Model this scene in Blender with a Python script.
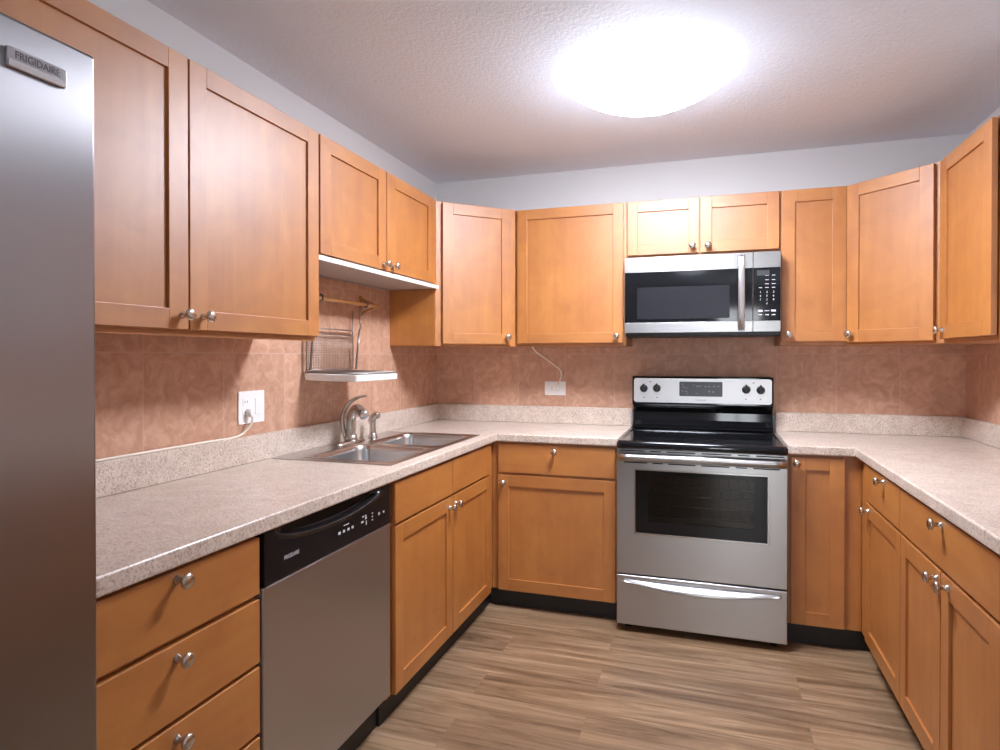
import bpy, bmesh, math
from mathutils import Vector, Matrix
PI = math.pi
scene = bpy.context.scene
for o in list(bpy.data.objects):
    bpy.data.objects.remove(o)
COL = scene.collection

# ------------------------------------------------------------------ camera
cam_data = bpy.data.cameras.new('camera')
cam = bpy.data.objects.new('camera', cam_data)
COL.objects.link(cam)
cam_data.sensor_fit = 'HORIZONTAL'
cam_data.sensor_width = 36.0
cam_data.lens = 636.38 * 36.0 / 1000.0
cam_data.shift_y = -0.01384
cam_data.clip_start = 0.02
cam.location = (0.4294, -3.7673, 1.3219)
cam.rotation_euler = (PI / 2 - 0.0072, 0, 0.319)
scene.camera = cam

# ------------------------------------------------------------------ world, lights, exposure
world = bpy.data.worlds.new('world')
scene.world = world
world.use_nodes = True
bgn = world.node_tree.nodes.get('Background')
bgn.inputs[0].default_value = (0.75, 0.85, 1.0, 1)
bgn.inputs[1].default_value = 1.0
DOME = 100.0            # the drum light over the kitchen
REAR_FILL = 5.0            # added fill lamp, unseen, on the ceiling behind the camera
WINDOW = 12.0          # window inferred from the oven's streak, widened and brightened as fill
scene.view_settings.view_transform = 'Standard'
scene.view_settings.look = 'None'
scene.view_settings.gamma = 1.0
scene.view_settings.use_curve_mapping = False
scene.view_settings.exposure = 0.0
scene.cycles.use_denoising = True
scene.cycles.max_bounces = 10
scene.cycles.diffuse_bounces = 6
scene.cycles.glossy_bounces = 6
scene.cycles.sample_clamp_indirect = 6.0

# ------------------------------------------------------------------ key dimensions
XL, XR = -1.2468, 1.6539          # side walls
YF = -7.4                         # wall behind the camera
ZC = 2.437                        # ceiling
ZT = 0.919                        # worktop
LU, LB = -0.9435, -0.645          # left wall / left base door faces
BU, BB = -0.3033, -0.6016         # back upper / back base door faces
RU, RB = 1.351, 1.052             # right upper / right base door faces
U0, U1 = 1.397, 2.148             # tall upper door bottom, top


# ------------------------------------------------------------------ materials
def new_mat(name):
    m = bpy.data.materials.new(name)
    m.use_nodes = True
    nt = m.node_tree
    return m, nt, nt.nodes.get('Principled BSDF')


def simple(name, col, rough=0.5, metal=0.0, spec=0.5, coat=0.0, bump=0.0, bscale=200.0):
    m, nt, b = new_mat(name)
    b.inputs['Base Color'].default_value = (*col, 1)
    b.inputs['Roughness'].default_value = rough
    b.inputs['Metallic'].default_value = metal
    b.inputs['Specular IOR Level'].default_value = spec
    b.inputs['Coat Weight'].default_value = coat
    b.inputs['Coat Roughness'].default_value = 0.1
    tc = nt.nodes.new('ShaderNodeTexCoord')
    no = nt.nodes.new('ShaderNodeTexNoise')
    no.inputs['Scale'].default_value = bscale
    nt.links.new(tc.outputs['Object'], no.inputs['Vector'])
    if bump > 0:
        bp = nt.nodes.new('ShaderNodeBump')
        bp.inputs['Strength'].default_value = bump
        bp.inputs['Distance'].default_value = 0.002
        nt.links.new(no.outputs['Fac'], bp.inputs['Height'])
        nt.links.new(bp.outputs['Normal'], b.inputs['Normal'])
    return m


def ramp(nt, stops):
    r = nt.nodes.new('ShaderNodeValToRGB')
    e = r.color_ramp.elements
    while len(e) < len(stops):
        e.new(0.5)
    for k, (p, c) in enumerate(stops):
        e[k].position = p
        e[k].color = (*c, 1)
    return r


def mapped_noise(nt, scale_vec, scale, detail=4.0, rough=0.55, dist=0.0, seed=None):
    tc = nt.nodes.new('ShaderNodeTexCoord')
    mp = nt.nodes.new('ShaderNodeMapping')
    mp.inputs['Scale'].default_value = scale_vec
    nt.links.new(tc.outputs['Object'], mp.inputs['Vector'])
    if seed is not None:
        nt.links.new(seed, mp.inputs['Location'])
    no = nt.nodes.new('ShaderNodeTexNoise')
    no.inputs['Scale'].default_value = scale
    no.inputs['Detail'].default_value = detail
    no.inputs['Roughness'].default_value = rough
    no.inputs['Distortion'].default_value = dist
    nt.links.new(mp.outputs['Vector'], no.inputs['Vector'])
    return no


def mixc(nt, a, b, fac, mode='MIX'):
    mx = nt.nodes.new('ShaderNodeMix')
    mx.data_type = 'RGBA'
    mx.blend_type = mode
    for sock, v in ((mx.inputs[6], a), (mx.inputs[7], b), (mx.inputs[0], fac)):
        if isinstance(v, (int, float)):
            sock.default_value = v
        elif isinstance(v, tuple):
            sock.default_value = (*v, 1)
        else:
            nt.links.new(v, sock)
    return mx.outputs[2]


def wood(name, stretch):
    m, nt, b = new_mat(name)
    gi = nt.nodes.new('ShaderNodeNewGeometry')
    cb = nt.nodes.new('ShaderNodeCombineXYZ')
    ml = nt.nodes.new('ShaderNodeMath'); ml.operation = 'MULTIPLY'; ml.inputs[1].default_value = 37.0
    nt.links.new(gi.outputs['Random Per Island'], ml.inputs[0])
    for k in range(3):
        nt.links.new(ml.outputs[0], cb.inputs[k])
    g = mapped_noise(nt, stretch, 1.0, 6.0, 0.6, 0.4, cb.outputs[0])
    blot = mapped_noise(nt, (1, 1, 1), 5.5, 3.0, 0.55, 0.8, cb.outputs[0])
    r1 = ramp(nt, [(0.2, (0.395, 0.130, 0.018)), (0.5, (0.445, 0.159, 0.024)), (0.8, (0.505, 0.198, 0.033))])
    r2 = ramp(nt, [(0.3, (0.86, 0.81, 0.74)), (0.7, (1.08, 1.12, 1.18))])
    nt.links.new(g.outputs['Fac'], r1.inputs['Fac'])
    nt.links.new(blot.outputs['Fac'], r2.inputs['Fac'])
    c = mixc(nt, r1.outputs['Color'], r2.outputs['Color'], 1.0, 'MULTIPLY')
    hv = nt.nodes.new('ShaderNodeHueSaturation')
    mr = nt.nodes.new('ShaderNodeMapRange')
    mr.inputs['To Min'].default_value = 0.93
    mr.inputs['To Max'].default_value = 1.06
    nt.links.new(gi.outputs['Random Per Island'], mr.inputs['Value'])
    nt.links.new(mr.outputs[0], hv.inputs['Value'])
    nt.links.new(c, hv.inputs['Color'])
    nt.links.new(hv.outputs['Color'], b.inputs['Base Color'])
    b.inputs['Roughness'].default_value = 0.5
    b.inputs['Specular IOR Level'].default_value = 0.5
    b.inputs['Coat Weight'].default_value = 1.0
    b.inputs['Coat Roughness'].default_value = 0.46
    b.inputs['Coat IOR'].default_value = 1.6
    return m


WOOD = wood('maple_vertical', (16, 16, 1.4))
WOODH = wood('maple_horizontal', (1.4, 1.4, 20))


def laminate():
    m, nt, b = new_mat('speckled_laminate')
    n1 = mapped_noise(nt, (1, 1, 1), 9.0, 4.0, 0.6, 1.0)
    r1 = ramp(nt, [(0.3, (0.61, 0.505, 0.42)), (0.7, (0.75, 0.65, 0.56))])
    nt.links.new(n1.outputs['Fac'], r1.inputs['Fac'])
    n2 = mapped_noise(nt, (1, 1, 1), 150.0, 3.0, 0.7)
    r2 = ramp(nt, [(0.36, (0.50, 0.42, 0.37)), (0.5, (1, 1, 1)), (0.64, (1.0, 1.0, 1.0)), (0.72, (1.25, 1.25, 1.22))])
    nt.links.new(n2.outputs['Fac'], r2.inputs['Fac'])
    n3 = mapped_noise(nt, (1, 1, 1), 52.0, 3.0, 0.65, 1.5)
    r3 = ramp(nt, [(0.33, (0.70, 0.66, 0.64)), (0.52, (1, 1, 1))])
    nt.links.new(n3.outputs['Fac'], r3.inputs['Fac'])
    c = mixc(nt, r1.outputs['Color'], r2.outputs['Color'], 0.8, 'MULTIPLY')
    c = mixc(nt, c, r3.outputs['Color'], 0.8, 'MULTIPLY')
    nt.links.new(c, b.inputs['Base Color'])
    b.inputs['Roughness'].default_value = 0.30
    return m


LAM = laminate()


def tiles(name, axis, anchor, pitch):
    """Terracotta wall tile with thin pale grout; axis 0: along x, 1: along y."""
    m, nt, b = new_mat(name)
    tc = nt.nodes.new('ShaderNodeTexCoord')
    sp = nt.nodes.new('ShaderNodeSeparateXYZ')
    nt.links.new(tc.outputs['Object'], sp.inputs[0])
    PZ = 0.315

    def math2(op, a, c):
        n = nt.nodes.new('ShaderNodeMath'); n.operation = op
        for s, v in ((n.inputs[0], a), (n.inputs[1], c)):
            if isinstance(v, (int, float)):
                s.default_value = v
            else:
                nt.links.new(v, s)
        return n.outputs[0]

    def edge(v, anc, p, half):
        t = math2('DIVIDE', math2('SUBTRACT', v, anc), p)
        f = math2('ABSOLUTE', math2('SUBTRACT', t, math2('ROUND', t, 0)), 0)
        return math2('LESS_THAN', f, half / p), math2('FLOOR', t, 0)
    ea, ia = edge(sp.outputs[axis], anchor, pitch, 0.0019)
    ez, iz = edge(sp.outputs[2], 1.335, PZ, 0.0019)
    g = math2('MAXIMUM', ea, ez)
    cid = nt.nodes.new('ShaderNodeCombineXYZ')
    nt.links.new(math2('MULTIPLY', ia, 3.7), cid.inputs[0])
    nt.links.new(math2('MULTIPLY', iz, 5.3), cid.inputs[1])
    wn = nt.nodes.new('ShaderNodeTexWhiteNoise')
    nt.links.new(cid.outputs[0], wn.inputs['Vector'])
    n1 = mapped_noise(nt, (1, 1, 1), 15.0, 8.0, 0.66, 1.1, cid.outputs[0])
    r1 = ramp(nt, [(0.28, (0.45, 0.242, 0.155)), (0.5, (0.57, 0.325, 0.215)), (0.72, (0.71, 0.450, 0.320))])
    nt.links.new(n1.outputs['Fac'], r1.inputs['Fac'])
    mr = nt.nodes.new('ShaderNodeMapRange')
    mr.inputs['To Min'].default_value = 0.92
    mr.inputs['To Max'].default_value = 1.06
    nt.links.new(wn.outputs['Value'], mr.inputs['Value'])
    hv = nt.nodes.new('ShaderNodeHueSaturation')
    nt.links.new(r1.outputs['Color'], hv.inputs['Color'])
    nt.links.new(mr.outputs[0], hv.inputs['Value'])
    c = mixc(nt, hv.outputs['Color'], (0.60, 0.40, 0.305), g)
    nt.links.new(c, b.inputs['Base Color'])
    b.inputs['Roughness'].default_value = 0.42
    h = math2('SUBTRACT', math2('MULTIPLY', n1.outputs['Fac'], 0.9), math2('MULTIPLY', g, 0.5))
    bp = nt.nodes.new('ShaderNodeBump')
    bp.inputs['Strength'].default_value = 0.35
    bp.inputs['Distance'].default_value = 0.006
    nt.links.new(h, bp.inputs['Height'])
    nt.links.new(bp.outputs['Normal'], b.inputs['Normal'])
    return m


def steel(name, base, rough, stretch, aniso=0.0):
    m, nt, b = new_mat(name)
    n = mapped_noise(nt, stretch, 1.0, 3.0, 0.6)
    mr = nt.nodes.new('ShaderNodeMapRange')
    mr.inputs['To Min'].default_value = rough - 0.03
    mr.inputs['To Max'].default_value = rough + 0.04
    nt.links.new(n.outputs['Fac'], mr.inputs['Value'])
    nt.links.new(mr.outputs[0], b.inputs['Roughness'])
    b.inputs['Base Color'].default_value = (*base, 1)
    b.inputs['Metallic'].default_value = 1.0
    b.inputs['Anisotropic'].default_value = abs(aniso)
    tg = nt.nodes.new('ShaderNodeTangent'); tg.direction_type = 'RADIAL'; tg.axis = 'Z'
    nt.links.new(tg.outputs[0], b.inputs['Tangent'])
    b.inputs['Anisotropic Rotation'].default_value = 0.25 if aniso < 0 else 0.0
    return m


STEEL = steel('brushed_steel', (0.45, 0.44, 0.435), 0.30, (2.0, 2.0, 700.0), -0.6)
STEELV = steel('brushed_steel_upright', (0.50, 0.505, 0.52), 0.40, (500.0, 500.0, 2.0), 0.5)
FRIDGEST = steel('refrigerator_steel', (0.36, 0.35, 0.36), 0.36, (500.0, 500.0, 2.0), 0.85)
SINKST = steel('sink_steel', (0.60, 0.59, 0.58), 0.25, (120.0, 120.0, 120.0))
NICKEL = simple('satin_nickel', (0.62, 0.58, 0.53), 0.24, 1.0)
CHROME = simple('bright_steel', (0.72, 0.72, 0.73), 0.14, 1.0)
BLACK = simple('black_plastic', (0.012, 0.012, 0.013), 0.35)
BGLASS = simple('black_glass', (0.006, 0.006, 0.007), 0.06, 0.0, 0.45, 0.0)
DGREY = simple('dark_grey_plastic', (0.045, 0.047, 0.052), 0.3)
SCREEN = simple('microwave_screen', (0.014, 0.014, 0.018), 0.25, spec=0.3, bump=0.1, bscale=900)
TOE = simple('black_toe_kick', (0.012, 0.010, 0.010), 0.5)
WHITE = simple('white_plastic', (0.86, 0.85, 0.83), 0.35)
CORDM = simple('cream_cord', (0.84, 0.77, 0.66), 0.5)
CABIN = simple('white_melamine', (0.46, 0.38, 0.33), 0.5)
GREYM = simple('pale_grey_marking', (0.55, 0.55, 0.56), 0.5)
SLOT = simple('slot_black', (0.01, 0.01, 0.01), 0.6)
OVENIN = simple('oven_enamel', (0.26, 0.195, 0.155), 0.45, bump=0.2, bscale=60)
WIRE = simple('grey_wire', (0.30, 0.27, 0.25), 0.35, 0.8)
RODM = simple('varnished_rail', (0.50, 0.23, 0.075), 0.35, 0.0, 0.5, 0.4)
BODYG = simple('appliance_side_grey', (0.16, 0.16, 0.17), 0.45)


def glass_mat():
    m, nt, b = new_mat('tinted_oven_glass')
    out = nt.nodes.get('Material Output')
    tr = nt.nodes.new('ShaderNodeBsdfTransparent'); tr.inputs[0].default_value = (0.60, 0.54, 0.49, 1)
    gl = nt.nodes.new('ShaderNodeBsdfGlossy'); gl.inputs['Roughness'].default_value = 0.04
    fr = nt.nodes.new('ShaderNodeFresnel'); fr.inputs['IOR'].default_value = 1.5
    mx = nt.nodes.new('ShaderNodeMixShader')
    nt.links.new(fr.outputs[0], mx.inputs[0])
    nt.links.new(tr.outputs[0], mx.inputs[1])
    nt.links.new(gl.outputs[0], mx.inputs[2])
    nt.links.new(mx.outputs[0], out.inputs['Surface'])
    return m


OVGLASS = glass_mat()


def emit(name, col, st):
    m, nt, b = new_mat(name)
    b.inputs['Base Color'].default_value = (0.85, 0.85, 0.85, 1)
    b.inputs['Emission Color'].default_value = (*col, 1)
    b.inputs['Emission Strength'].default_value = st
    return m


LIGHT = emit('lit_diffuser', (0.91, 0.965, 1.10), DOME)
_nt = LIGHT.node_tree              # emission lowered towards the rim to keep the ceiling halo small
_tc = _nt.nodes.new('ShaderNodeTexCoord'); _sp = _nt.nodes.new('ShaderNodeSeparateXYZ'); _mr = _nt.nodes.new('ShaderNodeMapRange')
_mr.inputs['From Min'].default_value = -.118; _mr.inputs['From Max'].default_value = -.030
_mr.inputs['To Min'].default_value = DOME; _mr.inputs['To Max'].default_value = DOME * .125
_nt.links.new(_tc.outputs['Object'], _sp.inputs[0]); _nt.links.new(_sp.outputs[2], _mr.inputs['Value'])
_nt.links.new(_mr.outputs[0], _nt.nodes['Principled BSDF'].inputs['Emission Strength'])
FILL_LIGHT = emit('fill_diffuser_rear', (0.91, 0.965, 1.10), REAR_FILL)
DAY = emit('daylight_fill_glass', (0.90, 0.95, 1.0), WINDOW)


def paint(name, col, bump, scale, rough=0.75):
    m, nt, b = new_mat(name)
    n = mapped_noise(nt, (1, 1, 1), scale, 5.0, 0.6)
    b.inputs['Base Color'].default_value = (*col, 1)
    b.inputs['Roughness'].default_value = rough
    bp = nt.nodes.new('ShaderNodeBump')
    bp.inputs['Strength'].default_value = bump
    bp.inputs['Distance'].default_value = 0.01
    nt.links.new(n.outputs['Fac'], bp.inputs['Height'])
    nt.links.new(bp.outputs['Normal'], b.inputs['Normal'])
    return m


WALLM = paint('pale_grey_wall_paint', (0.63, 0.635, 0.64), 0.05, 90)
CEILM = paint('textured_ceiling_paint', (0.80, 0.87, 0.97), 0.32, 70)


def floor_mat():
    m, nt, b = new_mat('vinyl_planks')
    tc = nt.nodes.new('ShaderNodeTexCoord')
    br = nt.nodes.new('ShaderNodeTexBrick')
    br.offset = 0.37
    br.inputs['Color1'].default_value = (0.0, 0.0, 0.0, 1)
    br.inputs['Color2'].default_value = (1.0, 1.0, 1.0, 1)
    br.inputs['Mortar'].default_value = (0.5, 0.5, 0.5, 1)
    br.inputs['Scale'].default_value = 1.0
    br.inputs['Mortar Size'].default_value = 0.0007
    br.inputs['Brick Width'].default_value = 1.22
    br.inputs['Row Height'].default_value = 0.18
    nt.links.new(tc.outputs['Object'], br.inputs['Vector'])
    sc = nt.nodes.new('ShaderNodeVectorMath'); sc.operation = 'SCALE'
    sc.inputs['Scale'].default_value = 9.0
    nt.links.new(br.outputs['Color'], sc.inputs[0])
    n1 = mapped_noise(nt, (0.75, 9.0, 1.0), 1.5, 7.0, 0.62, 1.3, sc.outputs[0])
    n2 = mapped_noise(nt, (2.5, 75.0, 1.0), 1.5, 5.0, 0.7, 0.2, sc.outputs[0])
    r1 = ramp(nt, [(0.28, (0.100, 0.054, 0.028)), (0.42, (0.188, 0.112, 0.060)), (0.55, (0.275, 0.174, 0.098)), (0.72, (0.40, 0.270, 0.162))])
    nt.links.new(n1.outputs['Fac'], r1.inputs['Fac'])
    r2 = ramp(nt, [(0.35, (0.74, 0.72, 0.70)), (0.6, (1.04, 1.04, 1.04))])
    nt.links.new(n2.outputs['Fac'], r2.inputs['Fac'])
    c = mixc(nt, r1.outputs['Color'], r2.outputs['Color'], 0.8, 'MULTIPLY')
    r3 = ramp(nt, [(0.0, (0.90, 0.90, 0.91)), (1.0, (1.07, 1.06, 1.04))])
    nt.links.new(br.outputs['Color'], r3.inputs['Fac'])
    c = mixc(nt, c, r3.outputs['Color'], 1.0, 'MULTIPLY')
    c = mixc(nt, c, (0.20, 0.13, 0.075), br.outputs['Fac'])
    nt.links.new(c, b.inputs['Base Color'])
    b.inputs['Roughness'].default_value = 0.42
    bp = nt.nodes.new('ShaderNodeBump')
    bp.inputs['Strength'].default_value = 0.12
    bp.inputs['Distance'].default_value = 0.002
    nt.links.new(n2.outputs['Fac'], bp.inputs['Height'])
    nt.links.new(bp.outputs['Normal'], b.inputs['Normal'])
    return m


FLOORM = floor_mat()


# ------------------------------------------------------------------ builders
def box(bm, x0, x1, y0, y1, z0, z1, mi=0):
    vs = [bm.verts.new((x, y, z)) for z in (z0, z1) for y in (y0, y1) for x in (x0, x1)]
    for f in ((0, 1, 3, 2), (4, 6, 7, 5), (0, 4, 5, 1), (2, 3, 7, 6), (0, 2, 6, 4), (1, 5, 7, 3)):
        fc = bm.faces.new([vs[i] for i in f])
        fc.material_index = mi


class Frame:
    """A front plane: p0 corner, ud direction along it, n outward normal; (u, v, d) -> world."""
    def __init__(self, p0, ud, n):
        self.p0 = Vector(p0); self.u = Vector(ud).normalized(); self.n = Vector(n).normalized()

    def __call__(self, u, v, d):
        return self.p0 + self.u * u + Vector((0, 0, v)) + self.n * d


def fbox(bm, F, u0, u1, v0, v1, d0, d1, mi=0):
    vs = [bm.verts.new(F(u, v, d)) for d in (d0, d1) for v in (v0, v1) for u in (u0, u1)]
    for f in ((0, 1, 3, 2), (4, 6, 7, 5), (0, 4, 5, 1), (2, 3, 7, 6), (0, 2, 6, 4), (1, 5, 7, 3)):
        fc = bm.faces.new([vs[i] for i in f])
        fc.material_index = mi


def cells(bm, As, Bs, keep, c0, c1, M):
    """A slab made of the kept cells of a grid, one closed skin; M maps (a, b, c) to world."""
    vd = {}

    def V(i, j, k):
        if (i, j, k) not in vd:
            vd[(i, j, k)] = bm.verts.new(M(As[i], Bs[j], (c0, c1)[k]))
        return vd[(i, j, k)]
    na, nb = len(As) - 1, len(Bs) - 1
    K = lambda i, j: 0 <= i < na and 0 <= j < nb and keep((As[i] + As[i + 1]) / 2, (Bs[j] + Bs[j + 1]) / 2)
    for i in range(na):
        for j in range(nb):
            if not K(i, j):
                continue
            for k in (0, 1):
                bm.faces.new([V(i, j, k), V(i + 1, j, k), V(i + 1, j + 1, k), V(i, j + 1, k)])
            if not K(i - 1, j):
                bm.faces.new([V(i, j, 0), V(i, j + 1, 0), V(i, j + 1, 1), V(i, j, 1)])
            if not K(i + 1, j):
                bm.faces.new([V(i + 1, j, 0), V(i + 1, j + 1, 0), V(i + 1, j + 1, 1), V(i + 1, j, 1)])
            if not K(i, j - 1):
                bm.faces.new([V(i, j, 0), V(i + 1, j, 0), V(i + 1, j, 1), V(i, j, 1)])
            if not K(i, j + 1):
                bm.faces.new([V(i, j + 1, 0), V(i + 1, j + 1, 0), V(i + 1, j + 1, 1), V(i, j + 1, 1)])


def prism(bm, poly, z0, z1, mi=0):
    lo = [bm.verts.new((x, y, z0)) for x, y in poly]
    hi = [bm.verts.new((x, y, z1)) for x, y in poly]
    n = len(poly)
    fs = [bm.faces.new(lo), bm.faces.new(hi)]
    for i in range(n):
        fs.append(bm.faces.new([lo[i], lo[(i + 1) % n], hi[(i + 1) % n], hi[i]]))
    for f in fs:
        f.material_index = mi


def basis(n):
    n = Vector(n).normalized()
    a = Vector((0, 0, 1)) if abs(n.z) < 0.9 else Vector((1, 0, 0))
    u = a.cross(n).normalized()
    return u, n.cross(u), n


def lathe(bm, prof, c, axis=(0, 0, 1), seg=24, sx=1.0, sy=1.0):
    """prof: (radius, height along the axis); closed at both ends."""
    c = Vector(c); u, v, n = basis(axis)
    rings = []
    for r, h in prof:
        rings.append([bm.verts.new(c + n * h + (u * math.cos(t) * sx + v * math.sin(t) * sy) * max(r, 1e-5))
                      for t in (2 * PI * k / seg for k in range(seg))])
    for a, b in zip(rings, rings[1:]):
        for k in range(seg):
            f = bm.faces.new([a[k], a[(k + 1) % seg], b[(k + 1) % seg], b[k]])
            f.smooth = True
    bm.faces.new(rings[0]); bm.faces.new(rings[-1])


def tube(bm, pts, rad, seg=10, smooth_path=0, flat=1.0):
    pts = [Vector(p) for p in pts]
    rs = list(rad) if isinstance(rad, (list, tuple)) else [rad] * len(pts)
    if smooth_path:
        P, R = [], []
        n = len(pts)
        for i in range(n - 1):
            p0, p1, p2, p3 = pts[max(i - 1, 0)], pts[i], pts[i + 1], pts[min(i + 2, n - 1)]
            for k in range(smooth_path):
                t = k / smooth_path
                P.append(0.5 * ((2 * p1) + (p2 - p0) * t + (2 * p0 - 5 * p1 + 4 * p2 - p3) * t * t + (3 * p1 - p0 - 3 * p2 + p3) * t ** 3))
                R.append(rs[i] * (1 - t) + rs[i + 1] * t)
        P.append(pts[-1]); R.append(rs[-1])
        pts, rs = P, R
    u = None
    rings = []
    for i, p in enumerate(pts):
        t = (pts[min(i + 1, len(pts) - 1)] - pts[max(i - 1, 0)]).normalized()
        if u is None:
            u = basis(t)[0]
        u = (u - t * u.dot(t)).normalized()
        v = t.cross(u)
        rings.append([bm.verts.new(p + (u * math.cos(a) + v * math.sin(a) * flat) * rs[i]) for a in (2 * PI * k / seg for k in range(seg))])
    for a, b in zip(rings, rings[1:]):
        for k in range(seg):
            f = bm.faces.new([a[k], a[(k + 1) % seg], b[(k + 1) % seg], b[k]])
            f.smooth = True
    bm.faces.new(rings[0]); bm.faces.new(rings[-1])


def rrect(x0, x1, y0, y1, r, seg=6):
    out = []
    for cx, cy, a0 in ((x1 - r, y1 - r, 0), (x0 + r, y1 - r, PI / 2), (x0 + r, y0 + r, PI), (x1 - r, y0 + r, 1.5 * PI)):
        for k in range(seg + 1):
            a = a0 + PI / 2 * k / seg
            out.append((cx + r * math.cos(a), cy + r * math.sin(a)))
    return out


def plate(bm, F, u0, u1, v0, v1, r, d0, d1, seg=6):
    """A plate with rounded corners on a front plane."""
    pts = rrect(u0, u1, v0, v1, r, seg)
    lo = [bm.verts.new(F(u, v, d0)) for u, v in pts]
    hi = [bm.verts.new(F(u, v, d1)) for u, v in pts]
    n = len(pts)
    bm.faces.new(lo); bm.faces.new(hi)
    for i in range(n):
        bm.faces.new([lo[i], lo[(i + 1) % n], hi[(i + 1) % n], hi[i]])


def root_loc(o):
    while o.parent:
        o = o.parent
    return o.location.copy()


def obj(name, bm, mats, parent=None, bevel=0.0, seg=2, label=None, smooth=None):
    """Link a bmesh (built in world coordinates) as one mesh object, parented to its thing."""
    bmesh.ops.recalc_face_normals(bm, faces=bm.faces[:])
    me = bpy.data.meshes.new(name)
    if parent:
        off = root_loc(parent)
        for v in bm.verts:
            v.co -= off
    bm.to_mesh(me); bm.free()
    for m in (mats if isinstance(mats, (list, tuple)) else [mats]):
        me.materials.append(m)
    o = bpy.data.objects.new(name, me)
    COL.objects.link(o)
    if parent:
        o.parent = parent
    if bevel > 0:
        b = o.modifiers.new('bevel', 'BEVEL')
        b.width = bevel; b.segments = seg; b.limit_method = 'ANGLE'; b.angle_limit = math.radians(40)
        b.harden_normals = False
    if label:
        o['label'] = label
    return o


def thing(name, label, cat, loc, group=None):
    o = bpy.data.objects.new(name, None)
    o.empty_display_size = 0.1
    COL.objects.link(o)
    o.location = loc
    o['label'] = label; o['category'] = cat
    if group:
        o['group'] = group
    return o


def struct(name, bm, m, bevel=0.0):
    o = obj(name, bm, m, None, bevel)
    o['kind'] = 'structure'
    return o


def text(name, body, parent, pos, rot, size, mat, align='CENTER', squeeze=1.0, ext=0.0003):
    cu = bpy.data.curves.new(name, 'FONT')
    cu.body = body; cu.size = size; cu.align_x = align; cu.align_y = 'CENTER'; cu.extrude = ext
    cu.resolution_u = 3
    cu.materials.append(mat)
    tmp = bpy.data.objects.new(name + '_curve', cu)
    COL.objects.link(tmp)
    dg = bpy.context.evaluated_depsgraph_get()
    me = bpy.data.meshes.new_from_object(tmp.evaluated_get(dg))
    bpy.data.objects.remove(tmp)
    bpy.data.curves.remove(cu)
    me.name = name
    o = bpy.data.objects.new(name, me)
    COL.objects.link(o)
    o.parent = parent
    o.location = Vector(pos) - root_loc(parent)
    o.rotation_euler = rot
    o.scale = (squeeze, 1, 1)
    return o


NB = bmesh.new
FACE_X = (PI / 2, 0, PI / 2)       # lettering on a face that looks along +x
FACE_Y = (PI / 2, 0, 0)            # lettering on a face that looks along -y

# ------------------------------------------------------------------ room shell
bm = NB(); box(bm, XL - .1, XR + .1, YF - .1, 0.1, -0.1, 0.0); struct('floor', bm, FLOORM)
bm = NB(); box(bm, XL - .1, XR + .1, YF - .1, 0.1, ZC, ZC + .1); struct('ceiling', bm, CEILM)
bm = NB(); box(bm, XL - .1, XR + .1, 0, 0.1, 0, ZC); struct('wall_back', bm, WALLM)
bm = NB(); box(bm, XL - .1, XL, YF, 0, 0, ZC); struct('wall_left', bm, WALLM)
bm = NB(); box(bm, XR, XR + .1, YF, 0, 0, ZC); struct('wall_right', bm, WALLM)
WX0, WX1, WZ0, WZ1 = 0.50, 1.20, 0.25, 2.1
bm = NB()
cells(bm, [XL - .1, WX0, WX1, XR + .1], [0, WZ0, WZ1, ZC], lambda a, b: not (WX0 < a < WX1 and WZ0 < b < WZ1), YF - .1, YF,
      lambda a, b, c: Vector((a, c, b)))
struct('wall_front', bm, WALLM)
bm = NB()
cells(bm, [WX0, WX0 + .05, (WX0 + WX1) / 2 - .02, (WX0 + WX1) / 2 + .02, WX1 - .05, WX1], [WZ0, WZ0 + .05, WZ1 - .05, WZ1],
      lambda a, b: not ((WX0 + .05 < a < (WX0 + WX1) / 2 - .02 or (WX0 + WX1) / 2 + .02 < a < WX1 - .05) and WZ0 + .05 < b < WZ1 - .05),
      YF - .08, YF - .02, lambda a, b, c: Vector((a, c, b)))
wf = struct('window_1', bm, WHITE)
bm = NB(); box(bm, WX0 + .04, WX1 - .04, YF - .06, YF - .05, WZ0 + .04, WZ1 - .04)  # unseen pane, made wider than its streak suggests to give fill light
obj('pane', bm, DAY, wf)

# tiled splash bands on the three walls
TILEB = tiles('terracotta_tile_back', 0, 0.772, 0.2925)
TILEL = tiles('terracotta_tile_left', 1, -2.243, 0.345)
TILER = tiles('terracotta_tile_right', 1, -0.319, 0.30)
TT = 0.008
bm = NB()
cells(bm, [XL, XL + .6, XR], [1.0, 1.378, 1.45], lambda a, b: True, -TT, 0, lambda a, b, c: Vector((a, c, b)))
struct('trim_1', bm, TILEB)
bm = NB()
cells(bm, [-2.99, -1.737, -0.641, -TT], [1.0, 1.3905, 1.6805], lambda a, b: b < 1.3905 or -1.737 < a < -.641, XL, XL + TT, lambda a, b, c: Vector((c, a, b)))
struct('trim_2', bm, TILEL)
bm = NB(); box(bm, XR - TT, XR, -3.0, -TT, 1.0, 1.378); struct('trim_3', bm, TILER)


# ------------------------------------------------------------------ cabinet doors, drawers, knobs
def knob(parent, F, u, v, d0):
    bm = NB()
    lathe(bm, [(0.0105, 0), (0.0105, 0.002), (0.0068, 0.006), (0.0060, 0.016), (0.009, 0.021), (0.0155, 0.0245), (0.0170, 0.029),
               (0.0155, 0.033), (0.0095, 0.0355), (0.0, 0.0362)], F(u, v, d0), F.n, 20)
    return obj('knob', bm, NICKEL, parent)


DT = 0.019      # door thickness


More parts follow.
